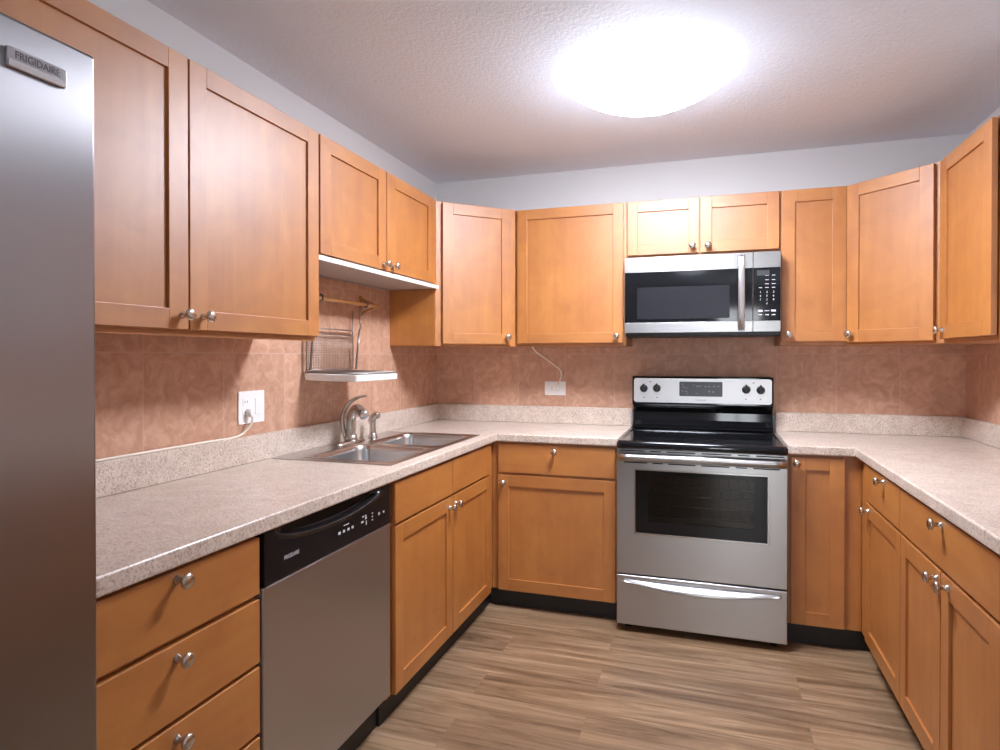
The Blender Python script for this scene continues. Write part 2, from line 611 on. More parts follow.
def shaker(root, F, u0, u1, v0, v1, st=0.060, rl=0.056, kn=None):
    """Flat-panel framed door whose face lies at d = 0; kn = (u, v) of its knob."""
    bm = NB()
    fbox(bm, F, u0, u0 + st, v0, v1, -DT, 0)
    fbox(bm, F, u1 - st, u1, v0, v1, -DT, 0)
    fbox(bm, F, u0 + st, u1 - st, v1 - rl, v1, -DT, 0, 1)
    fbox(bm, F, u0 + st, u1 - st, v0, v0 + rl, -DT, 0, 1)
    fbox(bm, F, u0 + st - .003, u1 - st + .003, v0 + rl - .003, v1 - rl + .003, -DT + .002, -.0085)
    d = obj('door', bm, [WOOD, WOODH], root, 0.0014)
    if kn:
        knob(d, F, kn[0], kn[1], 0)
    return d


def slab(root, F, u0, u1, v0, v1, kn=None, name='drawer'):
    bm = NB(); fbox(bm, F, u0, u1, v0, v1, -DT, 0)
    d = obj(name, bm, WOODH, root, 0.0022)
    if kn:
        knob(d, F, kn[0], kn[1], 0)
    return d


FL = lambda x: Frame((x, 0, 0), (0, 1, 0), (1, 0, 0))      # u = y, faces +x
FB = lambda y: Frame((0, y, 0), (1, 0, 0), (0, -1, 0))     # u = x, faces -y
FR = lambda x: Frame((x, 0, 0), (0, 1, 0), (-1, 0, 0))     # u = y, faces -x
G = 0.0005
WG = 'maple wall cabinets'
BG = 'maple base cabinets'
CZ0, CZ1 = 1.379, 2.155

# wide double-door cabinet by the refrigerator
t = thing('wall_cabinet', 'wide maple wall cabinet with two tall doors, between refrigerator and sink', 'cabinet', (XL, -2.37, CZ0), WG)
bm = NB()
box(bm, XL + .009, LU - DT - G, -2.99, -1.738, CZ0 + .012, CZ1)
box(bm, LU - DT - G - .02, LU - DT - G, -2.99, -1.738, CZ0, CZ0 + .012)
obj('carcass', bm, WOOD, t, 0.001)
F = FL(LU)
shaker(t, F, -2.978, -2.362, U0, U1, 0.066, 0.055, (-2.384, 1.437))
shaker(t, F, -2.356, -1.743, U0, U1, 0.064, 0.055, (-2.308, 1.436))

# short cabinet over the sink
t = thing('wall_cabinet', 'short maple wall cabinet with two small doors above the sink', 'cabinet', (XL, -1.2, 1.68), WG)
bm = NB()
box(bm, XL + .002, LU - DT - G, -1.736, -.642, 1.700, CZ1)
obj('carcass', bm, WOOD, t, 0.001)
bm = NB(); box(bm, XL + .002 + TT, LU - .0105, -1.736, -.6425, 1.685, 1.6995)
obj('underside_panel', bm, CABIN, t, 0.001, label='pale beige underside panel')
bm = NB(); box(bm, LU - .010, LU - .004, -1.736, -.6425, 1.682, 1.7005)
obj('edge_strip', bm, WHITE, t, 0.001, label='thin white edge strip')
shaker(t, F, -1.731, -1.2245, 1.706, U1, 0.070, 0.056, (-1.250, 1.733))
shaker(t, F, -1.2175, -.700, 1.706, U1, 0.078, 0.056, (-1.168, 1.733))


def diag(name_label, poly, p0, ud, n, L, kn_u):
    """45-degree corner wall cabinet: poly is its plan, p0/ud/n its face."""
    t = thing('corner_wall_cabinet', name_label, 'cabinet', (poly[0][0], poly[0][1], CZ0), WG)
    bm = NB(); prism(bm, poly, CZ0, CZ1)
    obj('carcass', bm, WOOD, t, 0.001)
    F = Frame(Vector(p0) + Vector(n).normalized() * (DT + G), ud, n)
    shaker(t, F, L[0], L[1], U0 - .006, U1, 0.060, 0.058, (kn_u, 1.432))
    return t


dl = diag('angled maple corner wall cabinet with one door, at left of tiled back wall',
          [(XL + .009, -.009), (XL + .009, -.640), (-.968, -.640), (-.626, -.298), (-.626, -.009)],
          (-.968, -.640, 0), (1, 1, 0), (1, -1, 0), (0.036, 0.450), 0.420)
bm = NB(); box(bm, -1.2388, -.972, -.6425, -.6405, CZ0 + .004, 1.680)
obj('side_panel', bm, WOOD, dl, label='side panel facing the sink')
# single wide door cabinet left of the microwave
t = thing('wall_cabinet', 'square-looking single door maple wall cabinet left of the microwave', 'cabinet', (-.31, 0, CZ0), WG)
bm = NB(); box(bm, -.624, .000, BU + DT + G, -.009, CZ0, CZ1)
obj('carcass', bm, WOOD, t, 0.001)
shaker(t, FB(BU), -.611, -.0163, U0, U1, 0.056, 0.055, (-.050, 1.433))
# over the microwave
t = thing('wall_cabinet', 'short maple wall cabinet with two small doors directly above the microwave', 'cabinet', (.38, 0, 1.845), WG)
bm = NB(); box(bm, .0015, .7605, BU + DT + G, -.009, 1.846, CZ1)
obj('carcass', bm, WOOD, t, 0.001)
shaker(t, FB(BU), .007, .3725, 1.863, U1, 0.052, 0.056, (.341, 1.896))
shaker(t, FB(BU), .381, .7555, 1.863, U1, 0.055, 0.058, (.418, 1.896))
# narrow cabinet right of the microwave
t = thing('wall_cabinet', 'narrow single door maple wall cabinet right of the microwave', 'cabinet', (.91, 0, CZ0), WG)
bm = NB(); box(bm, .762, 1.0615, BU + DT + G, -.009, CZ0, CZ1)
obj('carcass', bm, WOOD, t, 0.001)
shaker(t, FB(BU), .7665, 1.0575, U0, U1, 0.062, 0.058, (.800, 1.432))
# right corner
diag('angled maple corner wall cabinet with one door, at right of tiled back wall',
     [(XR - .009, -.009), (1.063, -.009), (1.063, -.285), (1.372, -.611), (XR - .009, -.611)],
     (1.063, -.285, 0), (.309, -.326, 0), (-.326, -.309, 0), (0.012, 0.415), 0.036)
# right wall cabinet
t = thing('wall_cabinet', 'maple wall cabinet on the right wall beside the right corner cabinet', 'cabinet', (XR, -.88, CZ0), WG)
bm = NB(); box(bm, RU + DT + .006, XR - .009, -1.158, -.613, CZ0, CZ1)
obj('carcass', bm, WOOD, t, 0.001)
shaker(t, FR(RU), -1.143, -.622, U0, U1, 0.072, 0.058, (-.665, 1.434))

# ------------------------------------------------------------------ base cabinets
BZ0, BZ1 = 0.098, 0.8775
TK = 0.06


def base(label, body, toe, loc, name='base_cabinet', hollow=False):
    t = thing(name, label, 'cabinet', loc, BG)
    bm = NB()
    if hollow:                     # open top, for the bowls to hang in
        x0, x1, y0, y1 = body
        cells(bm, [x0, x0 + .006, x1 - .02, x1], [y0, y0 + .016, y1 - .016, y1], lambda a, b: not (x0 + .006 < a < x1 - .02 and y0 + .016 < b < y1 - .016), BZ0 + .016, BZ1,
              lambda a, b, c: Vector((a, b, c)))
        box(bm, x0, x1, y0, y1, BZ0, BZ0 + .0158)
    else:
        box(bm, *body, BZ0, BZ1)
    obj('carcass', bm, WOOD, t, 0.001)
    bm = NB(); box(bm, *toe, 0.0, BZ0 - .0005)
    obj('toe_kick', bm, TOE, t, label='black toe kick')
    return t


F = FL(LB)
xf = LB - DT - G
t = base('maple drawer cabinet with stacked drawers between refrigerator and dishwasher', (XL + .002, xf, -2.945, -2.437), (XL + .002, -.690, -2.945, -2.437), (-.95, -2.69, 0), 'drawer_cabinet')
for v0, v1, kz in ((.725, .868, .848), (.552, .712, .680), (.375, .541, .508), (.115, .364, .33)):
    slab(t, F, -2.935, -2.4405, v0, v1, (-2.702, kz))
t = base('maple sink base cabinet with two doors beside the dishwasher', (XL + .002, xf, -1.7535, -.625), (XL + .002, -.690, -1.7535, -.565), (-.95, -1.2, 0), 'sink_cabinet', True)
# corner stile that closes the left inner corner
bm = NB(); box(bm, xf - .012, xf, -.625, -.5835, BZ0, BZ1); obj('corner_stile', bm, WOOD, t)
slab(t, F, -1.713, -1.1775, .718, .866, None, 'false_drawer_front')
slab(t, F, -1.1715, -.660, .718, .866, None, 'false_drawer_front')
shaker(t, F, -1.713, -1.1775, .100, .708, 0.066, 0.060, (-1.215, .666))
shaker(t, F, -1.1715, -.660, .100, .708, 0.066, 0.060, (-1.145, .670))

yb = BB + DT + G
F = FB(BB)
t = base('maple base cabinet with one drawer over one door, left of the stove', (-.6640, -.002, yb, -.002), (-.690, -.002, -.548, -.002), (-.32, -.3, 0))
slab(t, F, -.626, -.015, .716, .867, (-.322, .838))
shaker(t, F, -.626, -.015, .099, .704, 0.057, 0.060, (-.595, .664))

t = base('narrow maple corner base cabinet with one tall door, right of the stove', (.770, 1.071, yb, -.002), (.770, 1.128, -.548, -.002), (.9, -.3, 0))
shaker(t, F, .7805, .999, .104, .866, 0.060, 0.058, (.803, .840))
xr = RB + DT + G
F = FR(RB)


def base_r(label, y0, y1, loc):
    return base(label, (xr, XR - .002, y0, y1), (1.128, XR - .002, y0, y1), loc)


t = base_r('maple base cabinet with one drawer over one door, nearest the right corner', -1.2555, -.585, (1.36, -.93, 0))
slab(t, F, -1.250, -.718, .720, .868, (-1.040, .850))
shaker(t, F, -1.258, -.740, .122, .709, 0.058, 0.060, (-.800, .684))
t = base_r('maple base cabinet with one long drawer over a pair of doors, on right side', -2.062, -1.2575, (1.36, -1.66, 0))
slab(t, F, -2.052, -1.254, .720, .868, (-1.672, .846))
shaker(t, F, -1.660, -1.263, .122, .709, 0.058, 0.060, (-1.636, .684))
shaker(t, F, -2.055, -1.666, .122, .709, 0.062, 0.060, (-1.725, .685))
t = base_r('maple base cabinet mostly beyond the right edge, last in its row', -2.95, -2.064, (1.36, -2.5, 0))
slab(t, F, -2.945, -2.068, .720, .868, (-2.5, .822))
shaker(t, F, -2.502, -2.068, .122, .709, 0.062, 0.060, (-2.46, .650))
shaker(t, F, -2.945, -2.508, .122, .709, 0.062, 0.060, (-2.55, .650))

# ------------------------------------------------------------------ worktops
HX0, HX1, HY0, HY1 = -1.168, -.702, -1.645, -.738
CZ = 0.8785
CL = -.632      # front edge, left run
CB = -.615      # front edge, back run
CR = 1.039      # front edge, right run
SPL = 0.019
t = thing('countertop', 'speckled beige L-shaped countertop holding the sink, left of the stove', 'countertop', (-.94, -1.4, CZ))
bm = NB()
cells(bm, [XL + .002, HX0, HX1, CL, -.001], [-2.955, HY0, HY1, CB, -.002],
      lambda a, b: (a < CL or b > CB) and not (HX0 < a < HX1 and HY0 < b < HY1), CZ, ZT, lambda a, b, c: Vector((a, b, c)))
obj('slab', bm, LAM, t, 0.006, 3)
bm = NB()
cells(bm, [XL + TT + .001, XL + TT + SPL, -.001], [-2.955, -TT - SPL, -TT - .001], lambda a, b: a < XL + TT + SPL or b > -TT - SPL, ZT + .0005, 1.021,
      lambda a, b, c: Vector((a, b, c)))
obj('backsplash', bm, LAM, t, 0.003)
t = thing('countertop', 'speckled beige L-shaped countertop right of the stove', 'countertop', (1.3, -1.4, CZ))
bm = NB()
cells(bm, [.766, CR, XR - .002], [-2.955, CB, -.002], lambda a, b: a > CR or b > CB, CZ, ZT, lambda a, b, c: Vector((a, b, c)))
obj('slab', bm, LAM, t, 0.006, 3)
bm = NB()
cells(bm, [.766, XR - TT - SPL, XR - TT - .001], [-2.955, -TT - SPL, -TT - .001], lambda a, b: a > XR - TT - SPL or b > -TT - SPL, ZT + .0005, 1.021,
      lambda a, b, c: Vector((a, b, c)))
obj('backsplash', bm, LAM, t, 0.003)

# ------------------------------------------------------------------ sink
t = thing('sink', 'stainless steel double bowl sink set in the left countertop', 'sink', (-.94, -1.19, ZT))
B1 = (-1.088, -.708, -1.622, -1.212)
B2 = (-1.088, -.708, -1.172, -.762)
bm = NB()
inb = lambda a, b, B: B[0] < a < B[1] and B[2] < b < B[3]
cells(bm, [-1.212, B1[0], B1[1], -.684], [-1.672, B1[2], B1[3], B2[2], B2[3], -.717],
      lambda a, b: not (inb(a, b, B1) or inb(a, b, B2)), ZT + .0003, ZT + .0045, lambda a, b, c: Vector((a, b, c)))
obj('rim', bm, SINKST, t, 0.0018)
for B in (B1, B2):
    bm = NB()
    loops = []
    e = .004
    for (ins, z, r) in ((-.006, ZT + .0052, .004), (.006, ZT + .0052, .045), (.010, ZT + .001, .05), (.013, ZT - .02, .055),
                        (.022, ZT - .14, .065), (.035, ZT - .165, .075), (.06, ZT - .173, .08)):
        loops.append([bm.verts.new((x, y, z)) for x, y in rrect(B[0] + ins, B[1] - ins, B[2] + ins, B[3] - ins, r)])
    for a, b in zip(loops, loops[1:]):
        n = len(a)
        for k in range(n):
            f = bm.faces.new([a[k], a[(k + 1) % n], b[(k + 1) % n], b[k]]); f.smooth = True
    bm.faces.new(loops[-1])
    bo = obj('bowl', bm, SINKST, t)
    for p in bo.data.polygons:
        p.use_smooth = True
    bm = NB()
    lathe(bm, [(.045, 0), (.045, .0015), (.038, .003), (.032, .0008), (.030, .0006)], ((B[0] + B[1]) / 2, (B[2] + B[3]) / 2, ZT - .1728), (0, 0, 1), 28)
    obj('drain', bm, CHROME, bo)

# ------------------------------------------------------------------ faucet and sprayer
FY, FX, FZ = -1.185, -1.150, ZT + .0048
t = thing('faucet', 'brushed nickel single lever faucet standing behind the sink', 'faucet', (FX, FY, FZ))
bm = NB()
lathe(bm, [(.030, 0), (.030, .003), (.027, .008), (.020, .010)], (FX, FY, FZ), (0, 0, 1), 32, 3.9, 0.95)
obj('deck_plate', bm, NICKEL, t)
lathe_bm = NB()
lathe(lathe_bm, [(.030, .006), (.029, .02), (.025, .04)], (FX, FY, FZ), (0, 0, 1), 24)
tube(lathe_bm, [(FX, FY, FZ + .03), (FX, FY, FZ + .085), (FX + .006, FY - .004, FZ + .125), (FX + .030, FY - .016, FZ + .155), (FX + .062, FY - .030, FZ + .158), (FX + .085, FY - .040, FZ + .142)],
     [.0235, .0215, .0205, .0205, .0205, .0205], 20, 6)
obj('spout', lathe_bm, NICKEL, t)
bm = NB()
tube(bm, [(FX + .080, FY - .038, FZ + .1455), (FX + .095, FY - .0445, FZ + .134), (FX + .101, FY - .047, FZ + .126)], [.0225, .0245, .0215], 20)
obj('spray_head', bm, CHROME, t)
bm = NB()
tube(bm, [(FX - .022, FY - .006, FZ + .015), (FX - .038, FY - .010, FZ + .075), (FX - .036, FY - .010, FZ + .130), (FX - .012, FY - .004, FZ + .178), (FX + .030, FY + .004, FZ + .207), (FX + .072, FY + .010, FZ + .216)],
     [.013, .0135, .0125, .0115, .0095, .006], 14, 6, 0.8)
obj('lever', bm, NICKEL, t)

SY, SX = -.985, -1.150
t = thing('side_sprayer', 'small brushed nickel side sprayer standing right of the faucet', 'sprayer', (SX, SY, FZ))
bm = NB()
lathe(bm, [(.023, 0), (.023, .004), (.020, .010), (.0185, .018), (.016, .022)], (SX, SY, FZ), (0, 0, 1), 24)
obj('holder', bm, NICKEL, t)
bm = NB()
tube(bm, [(SX, SY, FZ + .02), (SX, SY, FZ + .06), (SX + .001, SY, FZ + .092), (SX + .012, SY, FZ + .110), (SX + .034, SY - .004, FZ + .108)], [.0165, .0165, .0175, .0185, .0155], 16, 5)
obj('handle', bm, NICKEL, t)
bm = NB()
tube(bm, [(SX - .013, SY, FZ + .062), (SX - .021, SY, FZ + .085), (SX - .010, SY, FZ + .110)], [.005, .006, .005], 8, 4)
obj('trigger', bm, NICKEL, t)

# ------------------------------------------------------------------ dishwasher
DY0, DY1 = -2.434, -1.757
t = thing('dishwasher', 'stainless dishwasher with black control panel under the left countertop', 'dishwasher', (-.9, -2.1, 0))
F = FL(LB)
bm = NB(); box(bm, XL + .004, -.680, DY0, DY1, .10, .8765); obj('body', bm, BODYG, t)
bm = NB(); box(bm, -.74, -.700, DY0, DY1, 0, .0995); obj('toe_kick', bm, TOE, t)
bm = NB(); fbox(bm, F, DY0 + .002, DY1 - .004, .128, .735, -.034, .004); obj('door', bm, STEELV, t, 0.004, 3)
# control panel with a crescent hand grip pressed into it
bm = NB()
nu, nv = 110, 44
u0, u1, v0, v1 = DY0 + .002, DY1 - .004, .738, .875
cu, hw = -2.105, .285


def grip(u, v):
    s = (u - cu) / hw
    if abs(s) >= 1:
        return 0.0
    arc = .863 - .037 * (1 - s * s) ** 0.8
    d = 0.0
    if v > arc:
        k = min(1.0, (v - arc) / .010)
        d = -.022 * k * k * (3 - 2 * k) * min(1, (1 - s * s) * 3)
    else:
        k = max(0.0, 1 - (arc - v) / .011)
        d = .0065 * k * k * (3 - 2 * k) * min(1, (1 - s * s) * 2.5)
    return d


grid = [[bm.verts.new(F(u0 + (u1 - u0) * i / nu, v0 + (v1 - v0) * j / nv, .006 + grip(u0 + (u1 - u0) * i / nu, v0 + (v1 - v0) * j / nv))) for j in range(nv + 1)] for i in range(nu + 1)]
back = [[bm.verts.new(F(u, v, -.033)) for v in (v0, v1)] for u in (u0, u1)]
for i in range(nu):
    for j in range(nv):
        f = bm.faces.new([grid[i][j], grid[i + 1][j], grid[i + 1][j + 1], grid[i][j + 1]]); f.smooth = True
bm.faces.new([back[0][0], back[1][0], back[1][1], back[0][1]])
bm.faces.new([g[0] for g in grid] + [back[1][0], back[0][0]])
bm.faces.new([g[-1] for g in grid] + [back[1][1], back[0][1]])
bm.faces.new(grid[0] + [back[0][1], back[0][0]])
bm.faces.new(grid[-1] + [back[1][1], back[1][0]])
PANELB = simple('dishwasher_panel_black', (0.007, 0.006, 0.007), 0.22, 0.0, 0.35)
cp = obj('control_panel', bm, PANELB, t)
xt = LB + .0064
text('panel_lettering', 'FRIGIDAIRE', cp, (xt, -2.320, .7885), FACE_X, .0155, GREYM, squeeze=.82)
bm = NB()
for y, z, w, h in ((-2.088, .785, .012, .008), (-2.063, .785, .012, .008), (-2.038, .785, .012, .008), (-2.014, .785, .012, .008),
                   (-2.050, .802, .030, .003), (-1.950, .802, .010, .004), (-1.934, .802, .010, .004), (-1.955, .786, .014, .006), (-1.930, .778, .005, .014),
                   (-1.932, .794, .010, .006), (-1.890, .800, .007, .004), (-1.890, .789, .007, .004), (-1.890, .778, .007, .004),
                   (-1.845, .788, .010, .009), (-1.813, .787, .008, .007)):
    bm = NB(); fbox(bm, F, y - w / 2, y + w / 2, z - h / 2, z + h / 2, .0062, .0068)
    obj('button', bm, GREYM, cp)

# ------------------------------------------------------------------ stove
S0, S1 = 0.003, 0.7595
YD = -.684
t = thing('stove', 'freestanding stainless electric stove with black glass cooktop', 'stove', (.381, -.35, 0))
F = FB(YD)
bm = NB()
box(bm, S0, .085, -.642, -.015, .045, .884)
box(bm, .680, S1, -.642, -.015, .045, .884)
box(bm, .085, .680, -.100, -.015, .045, .884)
box(bm, .085, .680, -.642, -.100, .045, .430)
box(bm, .085, .680, -.642, -.100, .815, .884)
obj('body', bm, BODYG, t)
bm = NB()
for x in (.05, .71):
    for y in (-.60, -.06):
        bm = NB(); lathe(bm, [(.018, 0), (.018, .02), (.012, .022), (.012, .046)], (x, y, 0), (0, 0, 1), 14)
        obj('foot', bm, BLACK, t)
bm = NB()
box(bm, .087, .678, -.106, -.102, .432, .813)
box(bm, .087, .090, -.640, -.102, .432, .813)
box(bm, .675, .678, -.640, -.102, .432, .813)
box(bm, .090, .675, -.640, -.106, .432, .436)
box(bm, .090, .675, -.640, -.106, .810, .813)
obj('oven_liner', bm, OVENIN, t)
for zr in (.560, .660):
    bm = NB()
    for k in range(13):
        x = .10 + .565 * k / 12
        tube(bm, [(x, -.615, zr), (x, -.13, zr)], .0022, 6)
    for y in (-.62, -.40, -.13):
        tube(bm, [(.093, y, zr - .004), (.672, y, zr - .004)], .0035, 6)
    obj('oven_rack', bm, CHROME, t)
# oven door with its window
WU0, WU1, WV0, WV1 = .089, .678, .480, .784
bm = NB()
cells(bm, [S0 + .001, WU0, WU1, S1 - .001], [.282, WV0, WV1, .882], lambda a, b: not (WU0 < a < WU1 and WV0 < b < WV1), -.040, 0, lambda a, b, c: F(a, b, c))
door = obj('oven_door', bm, STEEL, t, 0.003, 3)
bm = NB()
cells(bm, [WU0 - .005, WU0 + .003, WU1 - .003, WU1 + .005], [WV0 - .005, WV0 + .003, WV1 - .003, WV1 + .005],
      lambda a, b: not (WU0 + .003 < a < WU1 - .003 and WV0 + .003 < b < WV1 - .003), .0003, .003, lambda a, b, c: F(a, b, c))
obj('window_trim', bm, CHROME, door, 0.001)
bm = NB()
gu0, gu1, gv0, gv1 = .150, .619, .538, .762
cells(bm, [WU0 + .0005, gu0, gu1, WU1 - .0005], [WV0 + .0005, gv0, gv1, WV1 - .0005], lambda a, b: not (gu0 < a < gu1 and gv0 < b < gv1), -.014, -.004,
      lambda a, b, c: F(a, b, c))
obj('window_border', bm, BGLASS, door)
bm = NB(); fbox(bm, F, gu0 + .0003, gu1 - .0003, gv0 + .0003, gv1 - .0003, -.012, -.0045); obj('window_glass', bm, OVGLASS, door)
# bar handle right across the top of the door and the slots round it
bm = NB()
prof = [(-.0, .0), (.012, -.003), (.028, .001), (.039, .009), (.043, .019), (.039, .029), (.027, .036), (.012, .039), (.0, .037)]
for e in (0,):
    nseg = 30
    rings = []
    for k in range(nseg + 1):
        s = k / nseg
        x = S0 + .006 + (S1 - S0 - .012) * s
        end = min(1.0, min(s, 1 - s) / .035)
        sc = .35 + .65 * math.sqrt(max(0, 1 - (1 - end) ** 2))
        rings.append([bm.verts.new(F(x, .826 + h, .0005 + d * sc)) for d, h in prof])
    for a, b in zip(rings, rings[1:]):
        for i in range(len(prof)):
            f = bm.faces.new([a[i], a[(i + 1) % len(prof)], b[(i + 1) % len(prof)], b[i]]); f.smooth = True
    bm.faces.new(rings[0]); bm.faces.new(rings[-1])
obj('oven_handle', bm, STEEL, door)
bm = NB()
for zc in (.8725, .8165):
    for a, b in ((.018, .135), (.160, .210), (.235, .365), (.392, .522), (.550, .600), (.628, .745)):
        if zc < .85:
            a, b = a + .02 * (1 - a / .38), b + .02 * (1 - b / .38)
        fbox(bm, F, a, b, zc - .0028, zc + .0028, .0002, .0008)
obj('vent_slots', bm, SLOT, door)
# storage drawer with its bowed pull
bm = NB(); fbox(bm, F, S0 + .001, S1 - .001, .037, .274, -.040, 0)
dr = obj('storage_drawer', bm, STEEL, t, 0.003, 3)
bm = NB()
rings = []
for k in range(49):
    s = k / 48
    x = .030 + .705 * s
    w = math.sin(PI * s) ** 0.75
    h = .010 + .034 * w
    pr = .006 + .036 * w
    ztop = .258
    rings.append([bm.verts.new(F(x, z, d)) for d, z in (
        (.0005, ztop), (pr * .45, ztop - .004 - .004 * w), (pr * .85, ztop - .012 - .012 * w), (pr, ztop - .3 * .01 - h * .72), (pr * .93, ztop - h * .92),
        (pr * .72, ztop - h), (pr * .45, ztop - h * .97), (.0005, ztop - h * .90))])
for a, b in zip(rings, rings[1:]):
    for i in range(8):
        f = bm.faces.new([a[i], a[(i + 1) % 8], b[(i + 1) % 8], b[i]]); f.smooth = True
bm.faces.new(rings[0]); bm.faces.new(rings[-1])
obj('drawer_pull', bm, STEEL, dr)
# glass cooktop with a raised black rim
bm = NB()
rim = []
for (ins, z) in ((.004, .8845), (.0, .889), (.0, .908), (.006, .919), (.013, .9215), (.020, .9195), (.026, .9175)):
    rim.append([bm.verts.new((x, y, z)) for x, y in rrect(S0 - .001 + ins, S1 + .001 - ins, -.704 + ins, -.030 - ins, .022)])
for a, b in zip(rim, rim[1:]):
    n = len(a)
    for k in range(n):
        f = bm.faces.new([a[k], a[(k + 1) % n], b[(k + 1) % n], b[k]]); f.smooth = True
bm.faces.new(rim[0]); bm.faces.new(rim[-1])
ct = obj('cooktop', bm, BGLASS, t)
RING = simple('burner_marking', (0.05, 0.05, 0.053), 0.18)
for x, y, r in ((.200, -.500, .110), (.560, -.500, .085), (.205, -.225, .078), (.560, -.235, .100)):
    bm = NB()
    lo, hi = [], []
    for k in range(56):
        a = 2 * PI * k / 56
        lo.append(bm.verts.new((x + math.cos(a) * r, y + math.sin(a) * r, .9178)))
        hi.append(bm.verts.new((x + math.cos(a) * (r - .004), y + math.sin(a) * (r - .004), .9178)))
    for k in range(56):
        bm.faces.new([lo[k], lo[(k + 1) % 56], hi[(k + 1) % 56], hi[k]])
    bmesh.ops.solidify(bm, geom=bm.faces[:], thickness=.0004)
    obj('burner_ring', bm, RING, ct)
# backguard
bm = NB()
prof = [(-.016, .918), (-.115, .918), (-.118, .928), (-.088, .942), (-.070, .968), (-.068, 1.010), (-.075, 1.040), (-.112, 1.050), (-.119, 1.056), (-.116, 1.205), (-.110, 1.212), (-.020, 1.212), (-.016, 1.208)]
a = [bm.verts.new((.012, y, z)) for y, z in prof]
b = [bm.verts.new((.749, y, z)) for y, z in prof]
for i in range(len(prof)):
    bm.faces.new([a[i], a[(i + 1) % len(prof)], b[(i + 1) % len(prof)], b[i]])
bm.faces.new(a); bm.faces.new(b)
bg = obj('backguard', bm, BGLASS, t, 0.004, 3)
FG = FB(-.1195)
bm = NB(); plate(bm, FG, .021, .740, 1.066, 1.201, .014, 0, .004)
PANELS = steel('control_panel_steel', (0.74, 0.74, 0.75), 0.38, (2.0, 2.0, 260.0))
pn = obj('control_panel', bm, PANELS, bg, 0.001)
bm = NB(); plate(bm, FG, .268, .493, 1.104, 1.184, .006, .0042, .0055)
ds = obj('display', bm, DGREY, pn)
xt = -.1195 - .0057
for k in range(4):
    bm = NB()
    cx, cz = ((.076, 1.144), (.147, 1.146), (.613, 1.145), (.685, 1.143))[k]
    lathe(bm, [(.022, .0042), (.0215, .010), (.0185, .022), (.016, .025), (.004, .026)], FG(cx, cz, 0), (0, -1, 0), 24)
    fbox(bm, FG, cx - .0045, cx + .0045, cz - .019, cz + .027, .006, .028)
    obj('knob', bm, BLACK, pn, 0.001)
for cx, cz in ((.112, 1.181), (.649, 1.181), (.078, 1.094), (.149, 1.094), (.611, 1.094), (.684, 1.094)):
    bm = NB(); fbox(bm, FG, cx - .004, cx + .004, cz - .0025, cz + .0025, .0041, .0045)
    obj('marking', bm, DGREY, pn)
text('panel_lettering', 'FRIGIDAIRE', pn, (.381, -.1237, 1.083), FACE_Y, .0125, simple('grey_print', (.30, .30, .31), .5), squeeze=.9)
DPRINT = simple('display_print', (.16, .165, .19), .4)
for cx, cz, w, h in ((.285, 1.170, .012, .004), (.290, 1.156, .010, .006), (.305, 1.150, .012, .004), (.285, 1.133, .010, .005), (.305, 1.130, .012, .005), (.310, 1.118, .010, .004), (.345, 1.165, .010, .004),
                     (.370, 1.160, .026, .006), (.405, 1.158, .012, .006), (.425, 1.158, .012, .006), (.450, 1.160, .012, .006), (.472, 1.160, .010, .006), (.425, 1.132, .010, .010), (.445, 1.130, .010, .010), (.36, 1.12, .014, .003)):
    bm = NB(); fbox(bm, FG, cx - w / 2, cx + w / 2, cz - h / 2, cz + h / 2, .0056, .006)
    obj('marking', bm, DPRINT, ds)

# ------------------------------------------------------------------ microwave
YM = -.380
M0, M1 = .002, .756
t = thing('microwave', 'stainless over-range microwave with black glass door above the stove', 'microwave', (.38, -.19, 1.43))
F = FB(YM)
bm = NB(); box(bm, M0, M1, -.338, -.009, 1.428, 1.8435)
obj('body', bm, BLACK, t, 0.002)
bm = NB()
cells(bm, [M0, M0 + .0008, .6285 - .0008, .6285], [1.446, 1.498, 1.761, 1.838], lambda a, b: not (M0 + .0008 < a < .6285 - .0008 and 1.498 < b < 1.761), -.0415, 0,
      lambda a, b, c: F(a, b, c))
dr = obj('door', bm, STEEL, t, 0.002)
bm = NB(); fbox(bm, F, M0 + .001, .6280, 1.4985, 1.7605, -.0412, -.001)
gl = obj('door_glass', bm, BGLASS, dr)
bm = NB(); plate(bm, F, .066, .521, 1.516, 1.681, .008, -.0008, .0004)
obj('screen', bm, SCREEN, gl)
bm = NB()
rings = []
for z, d in ((1.452, .010), (1.457, .022), (1.470, .033), (1.52, .040), (1.64, .043), (1.76, .040), (1.812, .033), (1.825, .022), (1.830, .010)):
    rings.append([bm.verts.new(F(.5755 + u, z, dd)) for u, dd in ((-.0155, d - .010), (-.0155, d - .003), (-.011, d), (.011, d), (.0155, d - .003), (.0155, d - .010))])
for a, b in zip(rings, rings[1:]):
    for i in range(6):
        f = bm.faces.new([a[i], a[(i + 1) % 6], b[(i + 1) % 6], b[i]]); f.smooth = True
bm.faces.new(rings[0]); bm.faces.new(rings[-1])
for z in (1.458, 1.824):
    fbox(bm, F, .564, .587, z - .005, z + .005, .0003, .018)
obj('handle', bm, STEELV, dr)
bm = NB()
cells(bm, [.6315, .6315 + .0008, M1 - .0008, M1], [1.446, 1.498, 1.761, 1.838], lambda a, b: not (.6315 + .0008 < a < M1 - .0008 and 1.498 < b < 1.761), -.0415, 0,
      lambda a, b, c: F(a, b, c))
cp = obj('control_panel', bm, STEEL, t, 0.002)
bm = NB(); fbox(bm, F, .632, M1 - .001, 1.4985, 1.7605, -.0412, -.001)
kp = obj('keypad_glass', bm, BGLASS, cp)
KEYW = simple('keypad_print', (.62, .62, .64), .5)
bm = NB(); fbox(bm, F, .648, .705, 1.722, 1.748, -.0008, .0004); obj('clock_display', bm, DGREY, kp)
